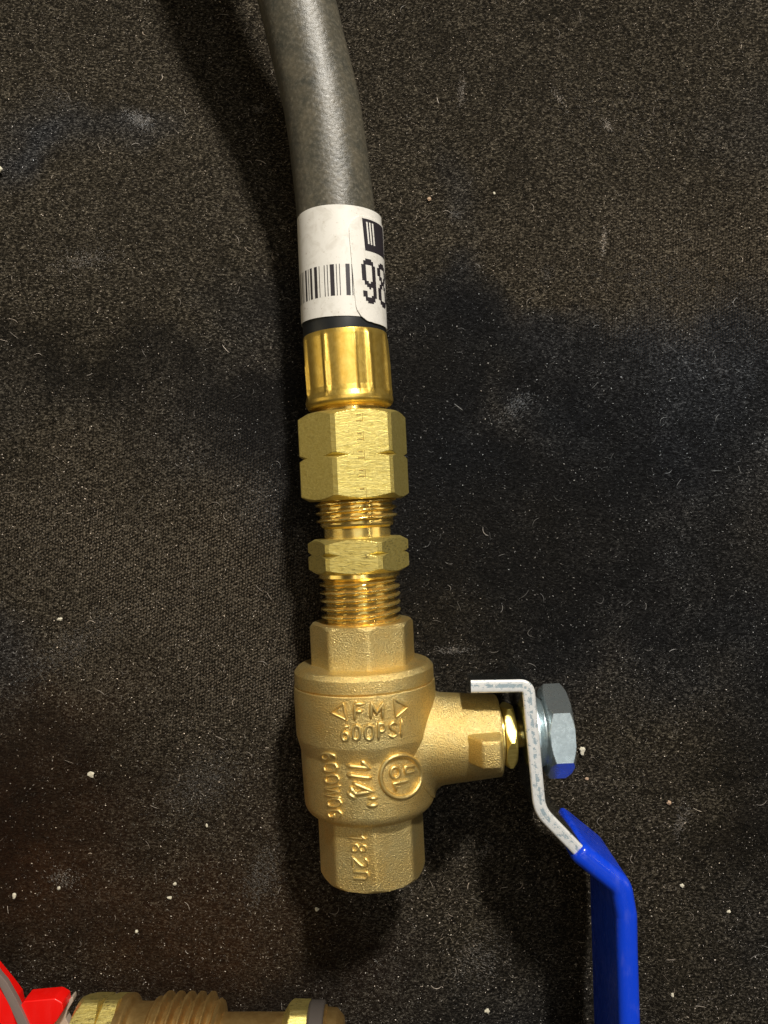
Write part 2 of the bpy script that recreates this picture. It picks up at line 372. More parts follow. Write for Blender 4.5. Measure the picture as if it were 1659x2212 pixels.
# white label wrapped round the hose
LF = (Vector((-8.572, 56.257, 13.5)), Vector((.04074, -.99917, 0)), Vector((.99917, .04074, 0)), W)
LR = 8.12
def sheet(name, outline_s, r, mat, parent, th=.06, label=None, sx=.0):
    """outline_s(theta)->(s0, s1) for a list of thetas in degrees: thin curved sheet"""
    vs, fs = [], []; pts = outline_s; m = len(pts)
    for rr in (r, r - th):
        for a, s0, s1 in pts:
            ns = 8
            for k in range(ns + 1): vs.append(fr_pt(LF, s0 + (s1 - s0) * k / ns, radians(a), rr))
    w = 9; off = m * w
    for i in range(m - 1):
        for k in range(8):
            q = (i * w + k, i * w + k + 1, (i + 1) * w + k + 1, (i + 1) * w + k)
            fs.append(q); fs.append(tuple(off + z for z in reversed(q)))
    for i in range(m - 1):
        for k in (0, 8): fs.append((i * w + k, (i + 1) * w + k, off + (i + 1) * w + k, off + i * w + k))
    for i in (0, m - 1):
        for k in range(8): fs.append((i * w + k, i * w + k + 1, off + i * w + k + 1, off + i * w + k))
    return mk(name, vs, fs, mat, parent, 30, label=label)
ang = [-178 + i * 4 for i in range(90)]
lab = sheet('label_sticker', [(a, 0.15 + .15 * sin(radians(a * 2)), 20.3 + .25 * sin(radians(a + 40))) for a in ang], LR, M['paper'], T, .1, 'white paper label with a barcode wrapped round the hose')
# overlapping end of the label with rounded corners, its edge leaning a little
def edge_th(s): return 14.0 + (s - 5) * .37
ov = []
for a in [12 + i * .8 for i in range(12)] + [22 + i * 4 for i in range(32)]:
    # s-range where the sheet exists at this angle
    top, bot, rc = 2.0, 21.5, 3.2
    ins = [s for s in frange(top, bot, 160) if a >= edge_th(s) + (0 if top + rc < s < bot - rc else (1 - sqrt(max(0, 1 - ((max(top + rc - s, s - bot + rc, 0)) / rc) ** 2))) * 22)]
    if len(ins) > 2: ov.append((a, ins[0], ins[-1]))
over = sheet('label_overlap', ov, LR + .24, M['paper'], lab, .2)
def patch(name, cells, r, parent, mat=None):
    """cells: list of (th0, th1, s0, s1, shear) in degrees / mm printed on the label"""
    vs, fs = [], []
    for t0, t1, s0, s1, sh in cells:
        nt = max(1, int(abs(t1 - t0) / 3)); b = len(vs)
        for i in range(nt + 1):
            t = t0 + (t1 - t0) * i / nt
            for s in (s0, s1): vs.append(fr_pt(LF, s, radians(t + sh * (s - 11)), r))
        for i in range(nt): fs.append((b + 2 * i, b + 2 * i + 1, b + 2 * i + 3, b + 2 * i + 2))
    return mk(name, vs, fs, mat or M['ink'], parent, 0)
BARS = [(-80, -78), (-75, -73.6), (-70.5, -69), (-63.5, -61.8), (-59.4, -58.6), (-53.9, -50.3), (-47.2, -46.0), (-43.3, -39.6), (-35.8, -31.0), (-28.1, -27.1), (-20.6, -19.5), (-16.5, -15.4), (-12.5, -6.9), (-4.4, -3.4), (-0.3, 0.7), (7.9, 13.4), (15.7, 17.1)]
patch('barcode', [(a, b, 11.0, 16.75, 0) for a, b in BARS], LR + .02, lab)
def bitmap(rows, t0, t1, s0, s1, sh=.25):
    out = []; nr = len(rows); nc = len(rows[0])
    for j, row in enumerate(rows):
        i = 0
        while i < nc:
            if row[i] == '#':
                k = i
                while k < nc and row[k] == '#': k += 1
                out.append((t0 + (t1 - t0) * i / nc, t0 + (t1 - t0) * k / nc, s0 + (s1 - s0) * j / nr, s0 + (s1 - s0) * (j + 1) / nr, sh)); i = k
            else: i += 1
    return out
NINE = ['..###..', '.#####.', '.#####.', '##...##', '##...##', '##...##', '##...##', '##...##', '##...##', '##...##', '##...##', '.##.###', '.######', '..#####', '...#.##', '.....##', '##...##', '##...##', '##..###', '.#####.', '.#####.', '..###..']
EIGHT = ['..###..', '.#####.', '.#####.', '##...##', '##...##', '##...##', '##...##', '.##.##.', '.##.##.', '..###..', '..###..', '.##.##.', '.##.##.', '##...##', '##...##', '##...##', '##...##', '##...##', '##...##', '.#####.', '.#####.', '..###..']
patch('printed_digits', bitmap(NINE, 28.5, 51, 9.8, 18.0) + bitmap(EIGHT, 55, 82, 9.8, 18.0) + bitmap(NINE, 86, 108, 9.8, 18.0), LR + .26, over)
patch('printed_block', [(36.6, 42.3, 2.4, 8.3, .5), (44.8, 47.0, 2.4, 8.3, .5), (49.6, 52.0, 2.4, 8.3, .5), (55, 84, 2.4, 8.3, .5), (42.3, 44.8, 2.4, 2.9, .5), (42.3, 44.8, 7.0, 8.3, .5), (47, 49.6, 2.4, 2.9, .5), (47, 49.6, 7.0, 8.3, .5), (52, 55, 2.4, 2.9, .5), (52, 55, 7.0, 8.3, .5)], LR + .27, over)

# crimped ferrule, axis leaning with the hose end
fa = Vector((.0718, -.9974, 0)); FF = (Vector((-7.5, 33.85, 13.5)), fa, Vector((.9974, .0718, 0)), W)
RID = [radians(a) for a in (-66, -26, 15, 34, 67, 100, 140, 180, 220, 254)]
RW = [3.4, 3.4, 1.3, 4.0, 2.8, 3, 3, 3, 3, 3]
def fer(s, t, r):
    if r < 5: return r
    k = 1 - float(smooth01((s - 11.0) / 1.4)); top = 0.
    g = 0
    for c, w in zip(RID, RW):
        x = (t - c + pi) % (2 * pi) - pi; g = max(g, exp(-(x / radians(w)) ** 2) * (.9 if w > 2 else .25))
    st = 2 * pi / 8; x = (t + .25 + st / 2) % st - st / 2
    return r + float(smooth01((s - .15) / 1.6)) * k * (g * .58 - .12 * (1 - abs(x) / (st / 2)) * 0 - .0)
prof = [(0.35, 7.3)] + rounded([(0.2, 7.5), (0, 7.75), (.1, 8.05), (1, 8.1), (6, 8.05), (10.4, 8.02), (11.4, 8.15), (12.4, 8.42), (13.2, 8.45), (13.95, 7.9), (14.1, 6.6), (14.1, 5)], [0, .1, .2, .5, 1, 1, 1.2, 1.0, 1.0, .8, .3, 0], 5)
lathe('ferrule', FF, prof, M['ferrule'], T, 240, fer, 40, label='crimped yellow brass ferrule')
lathe('hose_end_sleeve', FF, rounded([(-2.6, 7.2), (-2.5, 7.97), (.3, 7.98), (.5, 7.3)], [0, .2, .2, 0]), M['sleeve'], T, 96, label='short black rubber band between the label and the ferrule')
lathe('swivel_neck', PIPE, [(-22.0, 6.2), (-21.0, 6.5), (-18, 6.6)], M['turned'], T, 64)

# hex nuts with turned notches at the corners
def hex_nut(name, s0, s1, smid, R, t0deg, gdepth, gw, mat, parent, cut=.26, cham=1.6, label=None):
    a = R * cos(pi / 6); t0 = radians(t0deg)
    def rf(s, t):
        r = min(poly_r(6, a, t, t0), poly_r(6, R - cut, t, t0 + pi / 6))
        c = a - .35 + 1.73 * min(s - s0, s1 - s)
        g = R - gdepth + abs(s - smid) * (2 * gdepth / gw)
        return min(r, c, g) if smid else min(r, c)
    ss = sorted(set([s0 + .0001 * 0] + frange(s0, s0 + cham, 12) + frange(s1 - cham, s1, 12) + ([smid] + frange(smid - gw / 2 * 1.05, smid + gw / 2 * 1.05, 12) if smid else []) + frange(s0 + cham, s1 - cham, 4)))
    w = math.atan(cut * 1.9 / R)
    ex = [t0 + pi / 6 + k * pi / 3 + q for k in range(6) for q in (-.0, .0)]
    x = math.acos(min(1, 1)); 
    # angles where flat and corner cut meet: a/cos(x) = (R-cut)/cos(pi/6-x)
    best = min(frange(0, pi / 6, 4000), key=lambda q: abs(a / cos(q) - (R - cut) / cos(pi / 6 - q)) + (q < .2) * 9)
    ex = [t0 + k * pi / 3 + sgn * best for k in range(6) for sgn in (-1, 1)]
    return revolve(name, PIPE, ss, rf, mat, parent, 300, ex, 14, label=label)
nut = hex_nut('coupling_nut', -18.8, -2.35, -10.45, 10.75, 12.5, 1.15, 1.35, M['milled'], T, .27, 1.5, 'large brass hex coupling nut with a notch round its corners')
# stamped ticks on the facing flat
def tick(s, v, ls, lv, parent, h=.05, name='stamped_mark'):
    th = radians(12.5); a = 10.75 * cos(pi / 6)
    nrm = V * sin(th) + W * cos(th); tv = V * cos(th) - W * sin(th)
    c = O + A * s + nrm * a + tv * v; vs = []
    for z, k in ((-.1, 1), (h, .75)):
        for x, y in ((-1, -1), (1, -1), (1, 1), (-1, 1)): vs.append(c + A * (x * ls / 2 * k) + tv * (y * lv / 2 * k) + nrm * z)
    return vs
tv_, tf_ = [], []
for i in range(5):
    s = -17.6 + i * 3.37
    for j, (ds, v, ls, lv) in enumerate(((.0, -.5, .35, 1.1), (1.1, -.45, .3, 1.5), (.55, .25, 2.1, .13), (.3, -1.7, .9, .08))):
        if i == 4 and j == 1: continue
        b = len(tv_); tv_ += tick(s + ds, v + .0 * i, ls, lv, nut)
        tf_ += [(b, b + 1, b + 5, b + 4), (b + 1, b + 2, b + 6, b + 5), (b + 2, b + 3, b + 7, b + 6), (b + 3, b, b + 4, b + 7), (b + 4, b + 5, b + 6, b + 7)]
mk('stamped_marks', tv_, tf_, M['turned'], nut, 0)

# adapter: thread, neck, hex, thread
AD = T
def thread(name, fr, s0, s1, rroot, rcrest, pitch, parent, mat, phase=0, taper=0, seg=8, runout=.8, hand=1):
    ns = int((s1 - s0) / pitch * 14)
    def rf(s, t):
        x = ((s - s0) / pitch + hand * t / (2 * pi) + phase) % 1.0
        y = abs(x - .5) * 2          # 1 at crest
        p = min(1, max(0, (y - .36) / .44))
        e = min(1, (s - s0) / runout, (s1 - s) / runout) if runout else 1
        return rroot + (rcrest - rroot) * p * max(0, e) - taper * (s - s0)
    return revolve(name, fr, frange(s0, s1, ns), rf, mat, parent, 120, (), 50)
thread('upper_thread', PIPE, -2.9, 2.3, 7.0, 7.85, 1.52, AD, M['turned'], .3)
lathe('neck', PIPE, [(2.2, 7.1), (2.6, 6.95), (3.0, 6.4), (3.2, 6.4), (5.0, 6.4), (5.05, 7.6), (5.3, 7.6)], M['turned'], AD, 120)
hex_nut('adapter_hex', 4.9, 11.45, 7.85, 9.95, -4, 1.0, 1.35, M['milled_worn'], AD, .28, 1.3, 'thin brass adapter hex with scuffed flats')
lathe('relief_ring', PIPE, [(11.3, 7.7), (12.2, 7.85), (12.5, 7.5), (12.9, 6.9), (13.2, 6.8)], M['turned'], AD, 120)
thread('lower_thread', PIPE, 12.7, 21.8, 6.75, 7.75, 1.53, AD, M['turned'], .6, .012)

# ---- ball valve
def oct_cap(name, s0, s1, a, t0, mat, parent):
    def rf(s, t):
        r = poly_r(8, a, t, t0, 60); c = a + .10 + .9 * min(s - s0, 9)
        return min(r, c)
    return rf
CAPOFF = radians(30.5)
rfo = oct_cap('', 20.95, 29.2, 9.35, CAPOFF, None, None)
lathe('end_cap_octagon', PIPE, [(23.5, 6.6), (21.3, 6.9), (20.97, 7.3)] + [(s, 99) for s in frange(20.95, 22.5, 10) + frange(22.8, 29.6, 8)], M['cast'], T, 240,
      lambda s, t, r: rfo(s, t) if r > 50 else r, 30, label='cast brass octagonal valve end')
lathe('end_cap_collar', PIPE, rounded([(28.6, 9.2), (28.9, 10.4), (29.0, 12.6), (29.9, 13.35), (32.2, 13.38), (32.45, 13.1), (32.45, 12.4)], [0, .4, .9, .5, .2, .1, 0], 6), M['cast'], T, 200)
body_prof = rounded([(32.3, 12.4), (32.5, 13.55), (35.0, 13.58), (41.8, 13.45), (44.6, 12.72), (46.5, 12.7), (56.5, 12.45), (56.8, 5.5)], [0, .25, 4, 1.6, 1.2, 2, 2.6, 0], 10)
body = lathe('valve_body', PIPE, body_prof, M['cast'], T, 240, label='cast brass ball valve body with raised lettering')
LOFF = radians(27.0)
def lower_r(s): return 9.42
def rfl(s, t):
    r = poly_r(8, 9.42, t, LOFF, 60); f = max(0, 1.1 - (s - 56.2)); r += .35 * f * f
    return min(r, 9.55 + .85 * max(0, 68.95 - s))
lathe('valve_outlet', PIPE, [(s, 99) for s in frange(55.7, 59, 8) + frange(59.5, 67.4, 6) + frange(67.6, 68.95, 8)] + [(68.95, 8.0), (68.5, 7.4), (66, 7.1), (62, 7.1), (62, 0.01)], M['cast'], body, 240,
      lambda s, t, r: rfl(s, t) if r > 50 else r, 30)
# stem boss
SF = (O + A * 44.25, V, -A, W)       # axis t to the right, theta from up
def boss_mesh():
    nph, F = 96, 2.2; vs, fs = [], []; rows = []
    P = [-1.2] + frange(0, F, 9)[0:] + [F + .7 * i for i in range(1, 30)]
    ends = 25.35
    for p in P:
        row = []
        for j in range(nph):
            ph = 2 * pi * j / nph
            def rad(t): return 8.72 - (t - 13) * .088
            fil = (F - sqrt(max(0, F * F - (F - min(max(p, 0), F)) ** 2))) * (.25 + .75 * sin(ph) ** 2)
            r = rad(14) + fil; Rb = 12.75 if cos(ph) * 0 == 0 else 13
            ts = sqrt(max(0, Rb * Rb - (r * cos(ph)) ** 2)) - .15
            t = min(ts + p, ends - .5)
            row.append(len(vs)); vs.append(fr_pt(SF, t, ph, rad(max(t, 13)) + fil))
        rows.append(row)
    for t, dr in ((ends - .3, .02), (ends - .1, .12), (ends, .35), (ends, 2.2), (ends - .6, 2.4)):
        row = []
        for j in range(nph): row.append(len(vs)); vs.append(fr_pt(SF, t, 2 * pi * j / nph, 8.72 - (t - 13) * .088 - dr))
        rows.append(row)
    fs.append(tuple(rows[-1]))
    for a, b in zip(rows, rows[1:]):
        for j in range(nph): k = (j + 1) % nph; fs.append((a[j], a[k], b[k], b[j]))
    return mk('stem_boss', vs, fs, M['cast'], body, 40)
boss_mesh()
# stop lug: a wedge standing on the boss
def lug():
    b = [(18.3, -2.7, 5.6), (25.0, -2.7, 5.6), (25.0, 2.7, 5.6), (18.3, 2.7, 5.6)]
    m = [(18.6, -2.65, 8.2), (25.0, -2.65, 8.2), (25.0, 2.65, 8.2), (18.6, 2.65, 8.2)]
    t = [(20.7, -2.5, 12.3), (24.1, -2.5, 12.3), (24.1, 2.5, 12.3), (20.7, 2.5, 12.3)]
    bm = bmesh.new(); R = [[bm.verts.new(SF[0] + SF[1] * x - A * (-y) * 1.0 + W * z) for x, y, z in L] for L in (b, m, t)]
    for a, c in zip(R, R[1:]):
        for j in range(4): k = (j + 1) % 4; bm.faces.new((a[j], a[k], c[k], c[j]))
    bm.faces.new(R[2]); bm.faces.new(R[0][::-1])
    bmesh.ops.bevel(bm, geom=bm.edges[:], offset=.55, segments=4, affect='EDGES', profile=.5)
    vs = [v.co.copy() for v in bm.verts]; bm.verts.index_update(); fs = [tuple(v.index for v in f.verts) for f in bm.faces]; bm.free()
    return mk('stop_lug', vs, fs, M['cast'], body, 40)
lug()
# stem, packing nut
lathe('valve_stem', SF, [(24.5, 2.75), (27.6, 2.75), (27.9, 2.6), (33, 2.6), (33, .01)], M['turned'], T, 64)
lathe('gland_ring', SF, [(25.0, 5.6), (25.8, 5.6), (26.0, 5.2), (26.0, 2.7)], M['turned'], T, 96)
def pnr(s, t): return min(poly_r(6, 5.55, t, radians(-30 + 62)), 5.5 + 1.2 * min(s - 26.05, 28.2 - s))
revolve('packing_nut', SF, frange(26.05, 27, 6) + frange(27.3, 28.2, 6), pnr, M['milled'], T, 240, [radians(2 + 60 * k) for k in range(6)], 25, label='thin brass hex packing nut')

# ---- handle: bent flat bar, zinc plated, blue dipped grip
KT = (162 - 22.5) / 1663
def pp(x, y): return ((x - 829.5) * KT, (1106 - y) * KT)
def sweep(name, path, thick, zlo, zhi, rc, mat, parent, mats=None, endround=False, label=None, zlof=None, extra_start=None):
    n = len(path); vs, fs, mi = [], [], []
    q = []
    h = thick / 2; seg = 4
    def section(hh, zl, zh, r):
        out = []
        for cx, cz, a0 in ((hh - r, zh - r, 0), (-hh + r, zh - r, pi / 2), (-hh + r, zl + r, pi), (hh - r, zl + r, 3 * pi / 2)):
            for k in range(seg + 1): a = a0 + pi / 2 * k / seg; out.append((cx + r * cos(a), cz + r * sin(a)))
            if a0 == 0: out += [((hh - r) * .3, zh), (-(hh - r) * .5, zh)]
        return out
    m = 4 * (seg + 1) + 2
    for i, p in enumerate(path):
        a, b = Vector(path[max(i - 1, 0)][:2]), Vector(path[min(i + 1, n - 1)][:2])
        d = (b - a).normalized(); nn = Vector((-d.y, d.x)) * -1
        # mitre
        if 0 < i < n - 1:
            d0 = (Vector(p[:2]) - a).normalized(); d1 = (b - Vector(p[:2])).normalized(); sc_ = 1 / max(.5, cos(d0.angle(d1) / 2))
        else: sc_ = 1
        hh, zl, zh, r = h, zlo if not zlof else zlof(i / (n - 1), p), zhi, rc
        if endround and i < 4:
            g = (.80, .93, .98, 1)[i]; hh = h * g; e = (1 - g) * 2.2; zl += e; zh -= e
        r = min(r, hh * .98)
        for u, z in section(hh, zl, zh, r): vs.append(Vector((p[0] + nn.x * u * sc_, p[1] + nn.y * u * sc_, z)))
    for i in range(n - 1):
        for j in range(m):
            k = (j + 1) % m; fs.append((i * m + j, i * m + k, (i + 1) * m + k, (i + 1) * m + j))
            mi.append((2 if j == seg + 1 else 1) if mats and j <= 2 * seg + 2 else 0)
    fs.append(tuple(range(m))[::-1]); mi.append(0); fs.append(tuple(range((n - 1) * m, n * m))); mi.append(0)
    return mk(name, vs, fs, mat, parent, 35, mats=mats, midx=mi if mats else None, label=label)
raw = [pp(1018, 1484), pp(1142, 1482), pp(1167, 1752), pp(1272, 1860)]
path = rounded(raw, [0, 1.6, 6.0, 0], 8)
def zl(f, p):
    t = smooth01((KT * (1140 - 829.5) - .6 - p[0]) / 1.6); y = p[1]
    return 4.5 + (11.5 * float(t) if y > -33.5 else 0)
den = [path[0]]
for a, b in zip(path, path[1:]):
    L = hypot(b[0] - a[0], b[1] - a[1]); k = max(1, int(L / .7))
    den += [(a[0] + (b[0] - a[0]) * i / k, a[1] + (b[1] - a[1]) * i / k) for i in range(1, k + 1)]
handle = sweep('handle', den, 2.35, 4.5, 22.5, .38, M['zinc'], T, mats=[M['zface'], M['zedge'], M['zbreak']], zlof=zl, label='bent flat steel lever, zinc plated at the stem end')
K2 = (162 - 23.3) / 1663
def p2(x, y): return ((x - 829.5) * K2, (1106 - y) * K2)
gpath = rounded([p2(1251, 1843), p2(1254, 1846), p2(1347, 1921), p2(1358, 1985), p2(1359, 2050), p2(1364, 2212), p2(1372, 2500), p2(1376, 2700)], [0, 0, 3.6, 4, 6, 20, 20, 0], 10)
gd = [gpath[0]]
for a, b in zip(gpath, gpath[1:]):
    L = hypot(b[0] - a[0], b[1] - a[1]); k = max(1, int(L / .5)) if len(gd) < 12 else max(1, int(L / 1.5))
    gd += [(a[0] + (b[0] - a[0]) * i / k, a[1] + (b[1] - a[1]) * i / k) for i in range(1, k + 1)]
sweep('grip_sleeve', gd, 4.0, 3.7, 23.3, 1.5, M['blue'], handle, endround=True, label='blue dipped vinyl grip')

# flanged nut holding the handle
NF = (SF[0] + A * -.3, SF[1], SF[2], W)
lathe('nut_flange', NF, [(31.2, 7.3), (31.5, 7.5), (32.1, 7.5), (32.5, 7.0), (33.4, 6.3), (34.4, 6.2)], M['zinc'], T, 96)
def hnr(s, t): return min(poly_r(6, 7.75, t, radians(6)), 7.95 + 1.5 * (38.4 - s), 7.9 + 1.5 * (s - 33.9))
revolve('handle_nut', NF, frange(33.9, 34.8, 8) + frange(35.1, 37.3, 3) + frange(37.5, 38.4, 8), hnr, M['zinc'], T, 300, [radians(36 + 60 * k) for k in range(6)], 20, label='zinc plated hex flange nut holding the handle')

# ---- raised marks cast on the valve
def surf_r(s, th):
    if s > 56.2: return rfl(s, th)
    for (a, ra), (b, rb) in zip(body_prof, body_prof[1:]):
        if a <= s <= b and b > a: return ra + (rb - ra) * (s - a) / (b - a)
    return 12.7
def stroke_mesh(name, strokes, rt):
    vs, fs = [], []
    for st in strokes:
        pts = [(s, radians(t)) for s, t in st]
        if len(pts) > 2 and not (pts[0] == pts[-1]):
            q = [pts[0]]
            for a, b in zip(pts, pts[1:]): q += [((a[0] + b[0]) / 2, (a[1] + b[1]) / 2), b]
            pts = q
        dp = [pts[0]]
        for a, b in zip(pts, pts[1:]):
            L = hypot(b[0] - a[0], (b[1] - a[1]) * 12); k = max(1, int(L / .35))
            dp += [(a[0] + (b[0] - a[0]) * i / k, a[1] + (b[1] - a[1]) * i / k) for i in range(1, k + 1)]
        closed = pts[0] == pts[-1]
        P = [fr_pt(PIPE, s, t, surf_r(s, t) + .12 * rt) for s, t in dp]
        N = [(V * sin(t) + W * cos(t)) for s, t in dp]
        base = len(vs); m = 10
        for i, (p, nn) in enumerate(zip(P, N)):
            a, b = P[max(i - 1, 0)], P[min(i + 1, len(P) - 1)]
            if closed and i in (0, len(P) - 1): a, b = P[-2], P[1]
            d = (b - a).normalized(); u = d.cross(nn).normalized(); e = 1
            if not closed: e = .55 if i in (0, len(P) - 1) else 1
            for j in range(m):
                t = 2 * pi * j / m; vs.append(p + (u * cos(t) * 1.0 + nn * sin(t) * 1.15) * rt * e)
        for i in range(len(P) - 1):
            for j in range(m): k = (j + 1) % m; fs.append((base + i * m + j, base + i * m + k, base + (i + 1) * m + k, base + (i + 1) * m + j))
        if not closed:
            for i, sg in ((0, -1), (len(P) - 1, 1)):
                a, b = P[max(i - 1, 0)], P[min(i + 1, len(P) - 1)]; d = (b - a).normalized() * sg
                c = len(vs); vs.append(P[i] + d * rt * .75)
                for j in range(m): k = (j + 1) % m; fs.append((c, base + i * m + j, base + i * m + k))
    return mk(name, vs, fs, M['castmark'], body, 60)
MARKS = [
 ('raised_letter', 0.27, [[[36.43,-6.4],[33.61,-5.8],[33.67,0.6]],[[34.92,-6.1],[34.95,-1.0]]]),
 ('raised_letter', 0.27, [[[36.36,5.6],[33.61,6.2],[35.43,10.1],[33.8,14.9],[36.55,14.3]]]),
 ('raised_digit', 0.24, [[[37.56,-11.7],[37.69,-14.6],[38.61,-16.5],[39.45,-16.9],[40.04,-15.5],[39.97,-12.9],[39.33,-11.7],[38.73,-13.0],[38.74,-15.2],[39.25,-16.7]]]),
 ('raised_digit', 0.24, [[[37.37,-5.4],[37.67,-7.5],[38.67,-8.4],[39.67,-7.9],[39.99,-5.9],[39.69,-3.8],[38.7,-2.9],[37.69,-3.4],[37.37,-5.4]]]),
 ('raised_digit', 0.24, [[[37.42,4.1],[37.7,1.6],[38.68,0.6],[39.69,1.2],[40.04,3.5],[39.76,6.0],[38.78,7.0],[37.77,6.4],[37.42,4.1]]]),
 ('raised_letter', 0.24, [[[40.14,10.5],[37.33,11.1],[37.42,14.5],[38.11,16.3],[38.78,14.2],[38.69,10.8]]]),
 ('raised_letter', 0.24, [[[37.86,25.2],[37.42,22.4],[37.8,19.6],[38.54,20.6],[38.94,23.7],[39.69,24.8],[40.06,21.9],[39.62,18.9]]]),
 ('raised_letter', 0.24, [[[37.26,29.5],[40.27,28.8]]]),
 ('raised_arrow', 0.20, [[[35.18,-24.9],[33.52,-14.6],[36.42,-12.9],[35.18,-24.9]]]),
 ('raised_arrow', 0.20, [[[33.43,23.8],[35.21,35.5],[36.63,24.7],[33.43,23.8]]]),
 ('raised_digit', 0.22, [[[43.68,-24.0],[42.98,-24.4],[42.68,-28.9],[42.76,-33.4],[43.23,-37.0],[43.85,-36.9],[44.0,-33.3],[43.55,-29.9],[43.01,-29.7],[42.77,-32.4]]]),
 ('raised_digit', 0.22, [[[45.21,-23.6],[44.67,-24.9],[44.6,-29.8],[44.95,-35.1],[45.59,-37.1],[46.1,-35.5],[46.12,-30.2],[45.81,-25.2],[45.21,-23.6]]]),
 ('raised_digit', 0.22, [[[47.25,-22.7],[46.71,-24.0],[46.64,-29.0],[47.0,-34.4],[47.65,-36.4],[48.17,-34.8],[48.19,-29.4],[47.87,-24.3],[47.25,-22.7]]]),
 ('raised_letter', 0.22, [[[48.4,-21.6],[49.39,-36.8],[49.51,-23.2],[50.5,-37.1],[50.57,-22.1]]]),
 ('raised_letter', 0.22, [[[51.48,-21.8],[50.96,-23.2],[50.91,-28.1],[51.27,-33.5],[51.9,-35.4],[52.4,-33.8],[52.4,-28.5],[52.07,-23.5],[51.48,-21.8]]]),
 ('raised_letter', 0.22, [[[54.23,-24.2],[53.52,-21.8],[52.95,-24.6],[53.09,-31.0],[53.78,-35.3],[54.45,-33.7],[54.32,-29.2],[53.72,-29.0]]]),
 ('raised_digit', 0.33, [[[44.72,-14.9],[45.17,2.4],[43.9,-2.8]]]),
 ('raised_slash', 0.33, [[[46.35,-14.8],[46.97,3.5]]]),
 ('raised_digit', 0.33, [[[47.82,-10.6],[49.33,4.5],[49.72,-8.8],[48.61,-13.4]],[[49.61,-15.6],[50.54,-9.3]]]),
 ('raised_inch_mark', 0.33, [[[50.58,1.3],[50.65,7.5]],[[51.87,0.3],[51.87,7.6]]]),
 ('raised_digit', 0.22, [[[58.98,-23.2],[59.01,-5.5],[58.29,-10.0]]]),
 ('raised_digit', 0.22, [[[60.73,-12.3],[60.14,-9.5],[60.23,-5.4],[60.71,-4.3],[61.18,-5.6],[61.29,-9.9],[60.73,-12.3],[60.09,-15.2],[60.24,-19.5],[60.84,-20.8],[61.4,-19.9],[61.43,-15.6],[60.73,-12.3]]]),
 ('raised_digit', 0.22, [[[62.4,-7.2],[62.93,-3.6],[63.73,-4.2],[64.07,-8.5],[63.54,-13.8],[62.54,-20.2],[64.33,-20.8]]]),
 ('raised_letter', 0.22, [[[65.18,-20.5],[65.03,-4.6],[65.63,-3.6],[66.22,-5.8],[66.39,-20.8]]]),
 ('emblem_ring', 0.33, [[[48.66,50.0],[49.47,49.0],[50.16,46.9],[50.7,43.8],[51.09,40.1],[51.31,35.9],[51.37,31.7],[51.26,27.5],[50.98,23.5],[50.55,20.0],[49.99,16.9],[49.3,14.4],[48.52,12.6],[47.69,11.5],[46.83,11.3],[46.0,11.9],[45.23,13.3],[44.56,15.4],[44.04,18.2],[43.7,21.5],[43.56,25.3],[43.63,29.4],[43.92,33.6],[44.42,37.8],[45.1,41.8],[45.92,45.3],[46.82,48.0],[47.76,49.6],[48.66,50.0]]]),
 ('emblem_letter', 0.26, [[[46.75,27.6],[47.23,26.9],[47.54,25.3],[47.59,23.2],[47.38,21.3],[46.96,20.0],[46.43,19.6],[45.95,20.2],[45.63,21.7],[45.57,23.7],[45.79,25.7],[46.22,27.1],[46.75,27.6]],[[47.11,23.6],[47.72,26.3]]]),
 ('emblem_letter', 0.26, [[[46.19,43.1],[46.0,32.5],[47.1,33.1],[47.21,42.8]]]),
 ('emblem_letter', 0.26, [[[48.53,36.2],[48.47,21.6],[49.92,24.1]]]),
]

for nm, rt, st in MARKS: stroke_mesh(nm, st, rt * (1.12 if rt < .23 else 1.3))

# ------------------------------------------------------------------ second valve at the bottom edge: brass fitting with red handle
B = thing('brass_fitting_with_red_handle', (-60, -108, 0), 'old brass threaded fitting with a red plastic handle at the bottom left edge', 'fitting')
BF = (Vector((0, -107.3, 10.5)), Vector((1, -.012, 0)), Vector((.012, 1, 0)), W)
def bx(p): return (p - 829.5) / 10.53
def bhex(s, t): 
    R = 11.3
    return min(poly_r(6, R * cos(pi / 6), t, radians(84.7 + 30)), R * cos(pi / 6) + .2 + .5 * (s - bx(196)) * 1.6, 11.0 - max(0, 1.5 - abs(s - bx(247)) * 2.6))
revolve('hex_end', BF, frange(bx(196), bx(216), 10) + frange(bx(219), bx(281), 60), bhex, M['milled_worn'], B, 240, [radians(84.7 + 60 * k) for k in range(6)], 16)
lathe('shoulder', BF, rounded([(bx(280), 10.2), (bx(297), 10.4), (bx(302), 9.8), (bx(306), 8.95), (bx(340), 8.9), (bx(346), 9.0)], [0, .6, .4, .4, 0, 0]), M['old'], B)
thread('threaded_section', BF, bx(343), bx(488), 9.1, 10.75, bx(377.3) - bx(354.5), B, M['old'], .1, 0, runout=1.6, hand=-1)
lathe('pipe_neck', BF, [(bx(487), 9.3), (bx(491), 8.2), (bx(492), 7.2), (bx(560), 7.3), (bx(620), 7.35)], M['old'], B)
def bh2(s, t): return min(poly_r(6, 8.9, t, radians(84.7 + 25), 40), 7.4 + 1.6 * max(0, s - bx(619)), 9.9)
revolve('hex_shoulder', BF, frange(bx(619), bx(640), 10) + frange(bx(648), bx(671), 3), bh2, M['milled_worn'], B, 200, (), 30)
lathe('steel_washer', BF, [(bx(671), 7), (bx(671.5), 9.2), (bx(676), 9.5), (bx(702), 9.5), (bx(704), 9.2), (bx(704), 5)], M['tape'], B)
